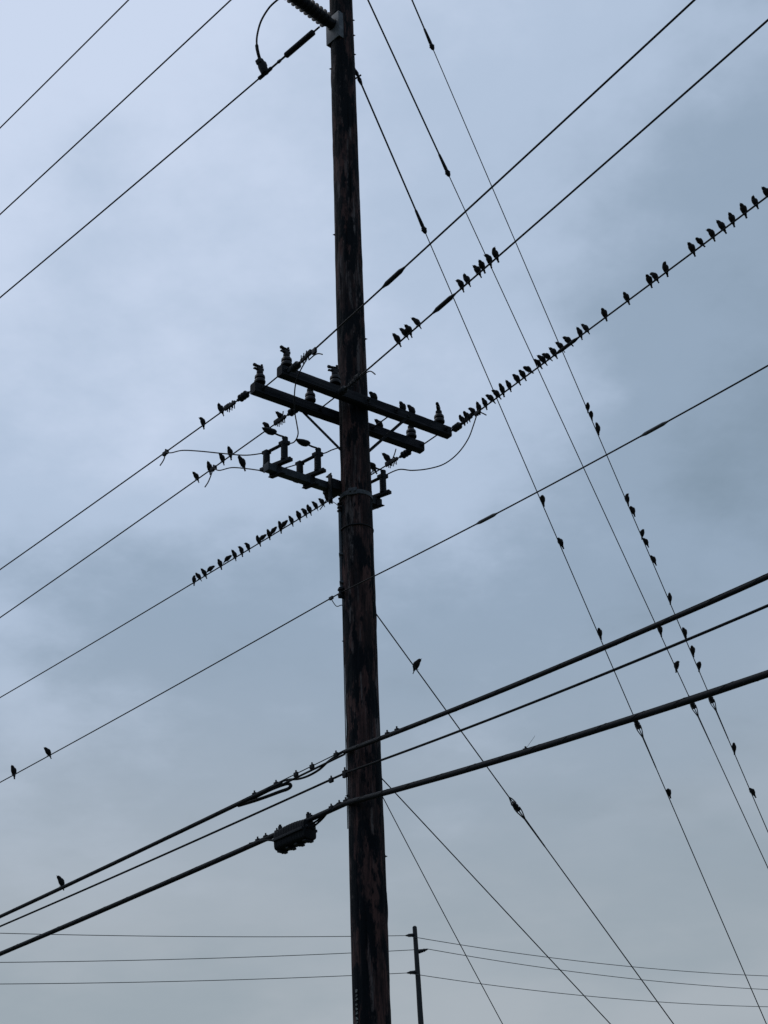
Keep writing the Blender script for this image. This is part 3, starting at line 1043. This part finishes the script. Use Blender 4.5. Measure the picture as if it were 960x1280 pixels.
def guy(line, label, r, rod_to=None, ins_y=None, link_y=None, mat='guy', n=60, q=.85):
    t0 = pole_r(line.pos(.1).z) * .9
    bm = bmesh.new()
    tube(bm, [line.pos(t0 + (line.run - t0) * i / n) for i in range(n + 1)], r, 6)
    o = link('guy_wire', bm, mat); tag(o, label, 'guy wire', 'stays running down to the right')
    bm = bmesh.new()
    e0 = line.pos(line.run); ax = line.tan(line.run - .1)
    tube(bm, [e0 - ax * 1.0, e0 + ax * .15], .012, 8)
    child('anchor_rod', bm, 'steel', o)
    if rod_to:
        t1 = line.t_at_y(rod_to)
        bm = bmesh.new()
        a, b = line.pos(t0), line.pos(t1); ax = (b - a).normalized(); L = (b - a).length
        lathe(bm, a, ax, [(0, .0125), (L - .30, .012), (L - .28, .018), (L - .06, .026), (L, .014)], 10)
        child('strain_rod', bm, 'polymer', o)
        bm = bmesh.new()
        lathe(bm, b, ax, [(-.05, .018), (-.03, .030), (.01, .036), (.04, .028), (.06, .014)], 10)
        f1, f2 = frame_of(ax)
        tube(bm, [b + f1 * -.042, b + f1 * .042], .010, 8)
        child('clevis', bm, 'dark_steel', o)
    if link_y:
        bm = bmesh.new()
        t1 = line.t_at_y(link_y); p = line.pos(t1); ax = line.tan(t1); f1, f2 = frame_of(ax)
        lathe(bm, p, ax, [(-.10, .018), (-.05, .028), (.0, .016), (.04, .030), (.08, .024), (.12, .015)], 10)
        tube(bm, [p - f1 * .05, p + f1 * .05], .012, 8)
        child('shackle', bm, 'dark_steel', o)
    if ins_y:
        t1 = line.t_at_y(ins_y); p = line.pos(t1); ax = line.tan(t1); f1, f2 = frame_of(ax)
        bm = bmesh.new()
        lathe(bm, p, ax, [(d_ * q, r_ * q) for d_, r_ in ((-.085, .030), (-.08, .045), (-.055, .048), (-.05, .038), (-.02, .038), (-.015, .046), (.015, .046), (.02, .038), (.05, .038), (.055, .048), (.08, .045), (.085, .03))], 12)
        child('guy_insulator', bm, 'porcelain', o)
        bm = bmesh.new()
        for s in (-1, 1):
            tube(bm, smooth_pts([p + ax * .02 + f1 * (.040 * s), p + ax * .08 + f1 * (.036 * s), p + ax * .16 + f1 * (.016 * s), p + ax * .22], 4), .008, 6)
            tube(bm, smooth_pts([p - ax * .02 + f2 * (.045 * s), p - ax * .09 + f2 * (.03 * s), p - ax * .15], 4), .007, 6)
        tube(bm, [p + ax * .21, p + ax * .65], [.012, .009], 8)
        child('grip', bm, 'guy', o)
    return o


G1 = Line((443, 85), (958, 1280)); G2 = Line((460, 0), (960, 1085)); G3 = Line((515, 0), (960, 1040))
G4 = Line((472, 770), (842, 1280)); G5 = Line((480, 976), (763, 1280))
g6d = Vector((cos(radians(58)), sin(radians(58)), 0))
G6 = Line((482, 1000), (636, 1280), g6d, sag=.16)
guy(G1, 'leftmost of the three long guy wires crossing the right half of the picture', .0078, 287, 905, 96)
guy(G2, 'middle one of the three long guy wires on the right', .0078, 216, 880)
guy(G3, 'rightmost of the three long guy wires, dotted with birds', .0078, 58, 873)
guy(G4, 'guy wire leaving the pole below the neutral, one bird near its top', .0075, None, 1008, q=.75)
guy(G5, 'thin guy wire starting beside the lowest cable, ending at the lower edge', .0065)
guy(G6, 'lowest and steepest slack thin wire leaving the right side of the pole', .0055)

# ------------------------------------------------------------------ distant pole and its three wires
FY = 65.0
ftop, flow = at_y(518.3, 1159, FY), at_y(526.3, 1280, FY)
lean = (ftop - flow) / (ftop.z - flow.z)
fbase = ftop - lean * ftop.z
far = empty('utility_pole', fbase)
tag(far, 'slim distant utility pole with three side insulators right of the main pole', 'utility pole')
bm = bmesh.new()
n = 40
pts = [fbase + lean * (ftop.z * i / n) + Vector((noise.noise((i * .3, 1, 0)) * .01, 0, 0)) for i in range(n + 1)]
tube(bm, pts + [pts[-1] + lean * .05], [.19 - .095 * i / n for i in range(n + 1)] + [.05], 14)
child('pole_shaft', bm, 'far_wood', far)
FAZ = radians(28)
FD = Vector((cos(FAZ), sin(FAZ), 0))
fw_group = 'wires on the distant pole'
for (x0, y0), (x1, y1), eL, eR, lab in (((518.5, 1168.8), (507, 1169.5), (0, 1166.5), (960, 1220), 'uppermost wire of the distant pole line at the bottom'),
                                       ((521.5, 1190.5), (535, 1186.3), (0, 1203), (960, 1237), 'middle wire of the distant pole line at the bottom'),
                                       ((521, 1215), (508.5, 1216.2), (0, 1230), (960, 1258.5), 'lowest wire of the distant pole line at the bottom')):
    a, b = at_y(x0, y0, FY), at_y(x1, y1, FY - (.35 if x1 < x0 else -.3))
    bm = bmesh.new()
    ax = (b - a).normalized(); L = (b - a).length
    prof = [(0, .05), (.06, .05)]
    for i in range(4):
        s = .07 + i * (L - .2) / 4
        prof += [(s, .05), (s + .02, .075), (s + .05, .078 - .008 * i), (s + .07, .05)]
    prof += [(L - .08, .04), (L, .02)]
    lathe(bm, a, ax, prof, 12)
    child('post_insulator', bm, 'polymer', far)
    SL, SR = Span(b, -FD, eL, .0012), Span(b, FD, eR, .0030)
    bm = bmesh.new()
    tube(bm, SL.pts(0, 38, 50), .0145, 6); tube(bm, SR.pts(0, 60, 50), .0145, 6)
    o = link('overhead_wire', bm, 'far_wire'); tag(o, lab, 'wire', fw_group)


# ------------------------------------------------------------------ birds
def bird_mesh(name, tilt, head_pitch, head_yaw=0.0, fluff=1.0, neck=1.0, tail_drop=0.0, seed=0):
    """one continuous starling-sized body: tail, body, neck, head and bill swept along a bent spine; +X is forward, feet at the origin"""
    # (step length, dorso-ventral radius, lateral radius, pitch weight 0 body / 1 head, lift)
    R = [(0.000, .0028, .0120, -.10), (.030, .0040, .0120, -.10), (.020, .0085, .0125, -.06), (.012, .0160, .0170, 0), (.014, .0245, .0235, 0),
         (.016, .0310, .0285, 0), (.018, .0340, .0310, .0), (.016, .0338, .0310, .0), (.014, .0318, .0295, .10), (.011, .0290, .0272, .25),
         (.010, .0262, .0250, .45), (.009, .0240, .0230, .7), (.009, .0222, .0212, .9), (.009, .0192, .0182, 1), (.007, .0135, .0130, 1), (.004, .0075, .0075, 1),
         (.002, .0040, .0042, 1), (.007, .0026, .0027, 1), (.008, .0008, .0009, 1)]
    p = Vector((0, 0, 0)); spine = []
    for i, (st, rv, rw, wgt) in enumerate(R):
        body = tilt
        if wgt < 0: ang = body + tail_drop * 1.0; yaw = 0
        else: ang = body + (head_pitch - body) * wgt; yaw = head_yaw * max(0, wgt)
        if .1 < wgt < .7: st = st * neck
        t = Vector((cos(ang) * cos(yaw), cos(ang) * sin(yaw), sin(ang)))
        p = p + t * st
        spine.append((p.copy(), t, rv * (fluff if 3 <= i <= 9 else 1), rw * (fluff if 3 <= i <= 9 else 1)))
    bm = bmesh.new()
    S = 14
    rings = []
    for p, t, rv, rw in spine:
        side = Vector((0, 0, 1)).cross(t)
        side = side.normalized() if side.length > .05 else Vector((0, 1, 0))
        dorsal = t.cross(side).normalized()
        rings.append([bm.verts.new(p + side * (cos(2 * pi * k / S) * rw) + dorsal * (sin(2 * pi * k / S) * rv)) for k in range(S)])
    for q, s in zip(rings, rings[1:]):
        for k in range(S): bm.faces.new((q[k], q[(k + 1) % S], s[(k + 1) % S], s[k]))
    bm.faces.new(rings[0]); bm.faces.new(rings[-1])
    # perch point: below the rear belly
    pb, tb_, rv, rw = spine[4]
    dors = tb_.cross(Vector((0, 0, 1)).cross(tb_).normalized()).normalized()
    foot = pb + tb_ * .010 - dors * (rv * .55 if tilt > .6 else rv * 1.0) - Vector((0, 0, .026 if tilt > .6 else .018))
    # folded wings lie along the flanks, tips over the tail base
    for sg in (-1, 1):
        ws = []
        for f, wv, ww in ((0, .003, .002), (.15, .012, .005), (.4, .022, .008), (.7, .026, .009), (.92, .016, .007), (1, .004, .003)):
            i0 = 1 + f * 8
            i_, fr_ = int(i0), i0 - int(i0)
            P = spine[i_][0].lerp(spine[min(i_ + 1, len(spine) - 1)][0], fr_); T = spine[i_][1]
            rw_ = spine[i_][3] * (1 - fr_) + spine[i_ + 1][3] * fr_
            sdv = Vector((0, 0, 1)).cross(T).normalized(); dv = T.cross(sdv).normalized()
            c_ = P + sdv * (sg * max(rw_ * .9, .012)) + dv * (.010 if f > .2 else .004)
            ws.append([bm.verts.new(c_ + dv * (sin(2 * pi * k / 8) * wv) + sdv * (cos(2 * pi * k / 8) * ww)) for k in range(8)])
        for q, s in zip(ws, ws[1:]):
            for k in range(8): bm.faces.new((q[k], q[(k + 1) % 8], s[(k + 1) % 8], s[k]))
        bm.faces.new(ws[0]); bm.faces.new(ws[-1])
        # leg and toes gripping the wire
        hip = pb + tb_ * .012 + Vector((0, sg * .012, 0)) - dors * (rv * .4)
        ft = foot + Vector((0, sg * .010, .004))
        tube(bm, [hip, ft + Vector((-.004, 0, .012)), ft], [.005, .0024, .0022], 6)
        for dx, dy in ((.016, .004), (.017, -.003), (-.012, 0)):
            tube(bm, [ft, ft + Vector((dx * .6, dy * sg, .001)), ft + Vector((dx, dy * sg * 1.4, -.007))], [.0022, .002, .001], 5)
    bmesh.ops.translate(bm, verts=bm.verts, vec=-foot)
    me = bpy.data.meshes.new(name)
    bmesh.ops.recalc_face_normals(bm, faces=bm.faces)
    bm.to_mesh(me); bm.free()
    me.materials.append(MAT['feather'])
    for pl in me.polygons: pl.use_smooth = True
    return me


BM = {
    'upright': bird_mesh('bird_upright', radians(60), radians(28), 0, 1.0, .8),
    'tall': bird_mesh('bird_tall', radians(66), radians(30), 0, .95, 1.2),
    'hunched': bird_mesh('bird_hunched', radians(54), radians(15), 0, 1.08, .5),
    'left': bird_mesh('bird_turned_left', radians(62), radians(18), radians(55), 1.02, .7),
    'right': bird_mesh('bird_turned_right', radians(60), radians(18), radians(-60), 1.0, .75),
    'lean': bird_mesh('bird_leaning', radians(16), radians(-4), 0, 1.0, .9),
    'peck': bird_mesh('bird_ducking', radians(46), radians(-15), radians(30), 1.08, .6),
}
POSE = {'upright': 'upright', 'tall': 'stretched', 'hunched': 'hunched', 'left': 'upright', 'right': 'upright', 'lean': 'forward leaning', 'peck': 'stooping'}
brnd = random.Random(3)


def bird(P, face_deg, label, group, pose=None, scale=None, rollz=0.0):
    pose = pose or brnd.choice(('upright', 'upright', 'hunched', 'hunched', 'left', 'right'))
    o = bpy.data.objects.new('bird', BM[pose]); col.objects.link(o)
    o.location = P
    o.rotation_euler = (radians(brnd.uniform(-7, 7)) + rollz, radians(brnd.uniform(-8, 8)), radians(face_deg + brnd.uniform(-30, 30)))
    s = scale or brnd.uniform(.92, 1.08)
    o.scale = (s, s, s)
    tag(o, label, 'bird', group)
    return o


def row(sp, xs, r, face, fmt, group, poses=None, sc_=1.0):
    for i, x in enumerate(xs):
        p = sp.pos(sp.t_at_x(x)) + Z * r
        pose = (poses or {}).get(i)
        bird(p, face, fmt % ORD[i + 1] if '%s' in fmt else fmt, group, pose, sc_ * brnd.uniform(.90, 1.02))


# the crowded wire on the right: they face left and towards the camera
FR = 215
row(WC, [577.5, 583.5, 591.5, 598, 606, 614, 621.5, 628, 636, 646.5, 654, 662, 673.5, 679, 685, 692, 701, 711, 724.6, 732.5, 756, 784, 812, 819, 832, 865, 876.7, 890, 903, 915, 930, 944, 958.5],
    .010, FR, 'dark bird, %s counting up from the crossarm on the crowded right-hand wire', 'birds on the crowded right-hand wire', sc_=.87, poses={11: 'lean', 26: 'lean', 7: 'tall', 22: 'hunched'})
row(WB, [497, 506, 510.5, 521.7], .011, FR, 'dark bird, %s from the pole in the lower cluster on the second rising wire', 'birds on the second rising wire', {3: 'tall'}, .92)
row(WB, [576, 583.5, 596.7, 603.5, 611.5, 620], .011, FR, 'dark bird, %s from the left in the upper cluster on the second rising wire', 'birds on the second rising wire', None, .9)
row(W1, [275.4, 253], .010, 225, 'dark bird, %s from the crossarm on the uppermost left crossarm wire', 'birds on the left crossarm wires', None, .92)
row(W2, [350, 333, 287, 277, 261, 245], .010, 225, 'dark bird, %s from the crossarm on the middle left crossarm wire', 'birds on the left crossarm wires', None, .9)
row(W3, [409, 402, 394, 386, 380.5, 373, 363.7, 355.6, 350, 342.6, 335.8, 328.5, 322.8, 310, 301.4, 292.5, 285, 274.9, 263.5, 255.3, 248.3, 241.8],
    .010, 228, 'dark bird, %s from the pole in the row on the lowest left crossarm wire', 'row of birds on the lowest left crossarm wire', sc_=.86,
    poses={7: 'lean', 9: 'lean', 11: 'lean', 16: 'lean', 18: 'lean', 8: 'tall', 15: 'tall', 10: 'upright', 0: 'hunched'})
for o in [o for o in col.objects if o.name.startswith('bird') and o.data == BM['lean'] and o.location.x < 0]:
    o.rotation_euler[2] += radians(125); o.rotation_euler[1] = radians(-28)
bird(J2.data.vertices[0].co.copy() * 0 + at_y(302.5, 584, 16.4) + Z * .012, 220, 'dark bird standing on the slack lead left of the switches', 'birds on the left crossarm wires', 'upright')
row(NL, [60, 16], .008, 225, 'dark bird, %s from the pole on the neutral wire at the left edge', 'birds on the neutral wire', {0: 'upright', 1: 'upright'})
row(C1L, [76], .007, 222, 'lone dark bird on the upper thick cable, lower left', 'birds on the cables', {0: 'tall'})
for (x, y), wh, al, lab, ps in (((468, 500), 'front', .16, 'dark bird crouching on the nearer crossarm right beside the pole', 'hunched'), ((503, 508), 'front', .56, 'left one of the two birds standing on the nearer crossarm', 'hunched'),
                            ((514.6, 512.6), 'front', .70, 'right one of the two birds standing on the nearer crossarm', 'upright'), ((475, 527), 'rear', .62, 'dark bird on the farther crossarm just right of the pole', 'upright')):
    c = arm_pt(wh, al, 0, ARM_H / 2)
    bb = on_plane(x, y + 6, arm_pt(wh, 0), AA)
    al2 = (bb - arm_pt(wh, 0)).dot(AA)
    bird(arm_pt(wh, al2, 0, ARM_H / 2 + .004), 215, lab, 'birds on the crossarms', ps, 1.0)
row(W3, [484, 467], .04, 228, 'dark bird, %s from the crossarm tip, on the wire just right of the pole', 'birds on the left crossarm wires', {0: 'upright', 1: 'hunched'})


def guy_row(line, ys, face, fmt, group, poses=None):
    for i, y in enumerate(ys):
        p = line.pos(line.t_at_y(y)) + Z * .012 + Vector((.012, 0, 0))
        bird(p, face, fmt % ORD[i + 1], group, (poses or {}).get(i), brnd.uniform(.9, 1.02))


guy_row(G1, [630, 683, 796, 996], 252, 'small dark bird, %s from the top on the leftmost long guy wire', 'birds on the long guy wires', {0: 'peck', 1: 'hunched', 2: 'hunched', 3: 'peck'})
guy_row(G2, [792, 837], 252, 'small dark bird, %s from the top on the middle long guy wire', 'birds on the long guy wires', {0: 'hunched', 1: 'peck'})
guy_row(G3, [513, 523, 540, 628, 643, 671, 682, 704, 752, 795, 818, 837, 940, 995], 252, 'small dark bird, %s from the top on the rightmost long guy wire', 'birds on the long guy wires',
        {0: 'hunched', 1: 'peck', 2: 'tall', 3: 'left', 4: 'hunched', 5: 'peck', 6: 'hunched', 7: 'hunched', 8: 'upright', 9: 'hunched', 10: 'hunched', 11: 'peck', 12: 'upright', 13: 'hunched'})
b4 = bird(G4.pos(G4.t_at_y(838)) + Z * .01, -20, 'lone dark bird in profile on the guy wire just right of the pole', 'birds on the long guy wires', 'upright', 1.0)
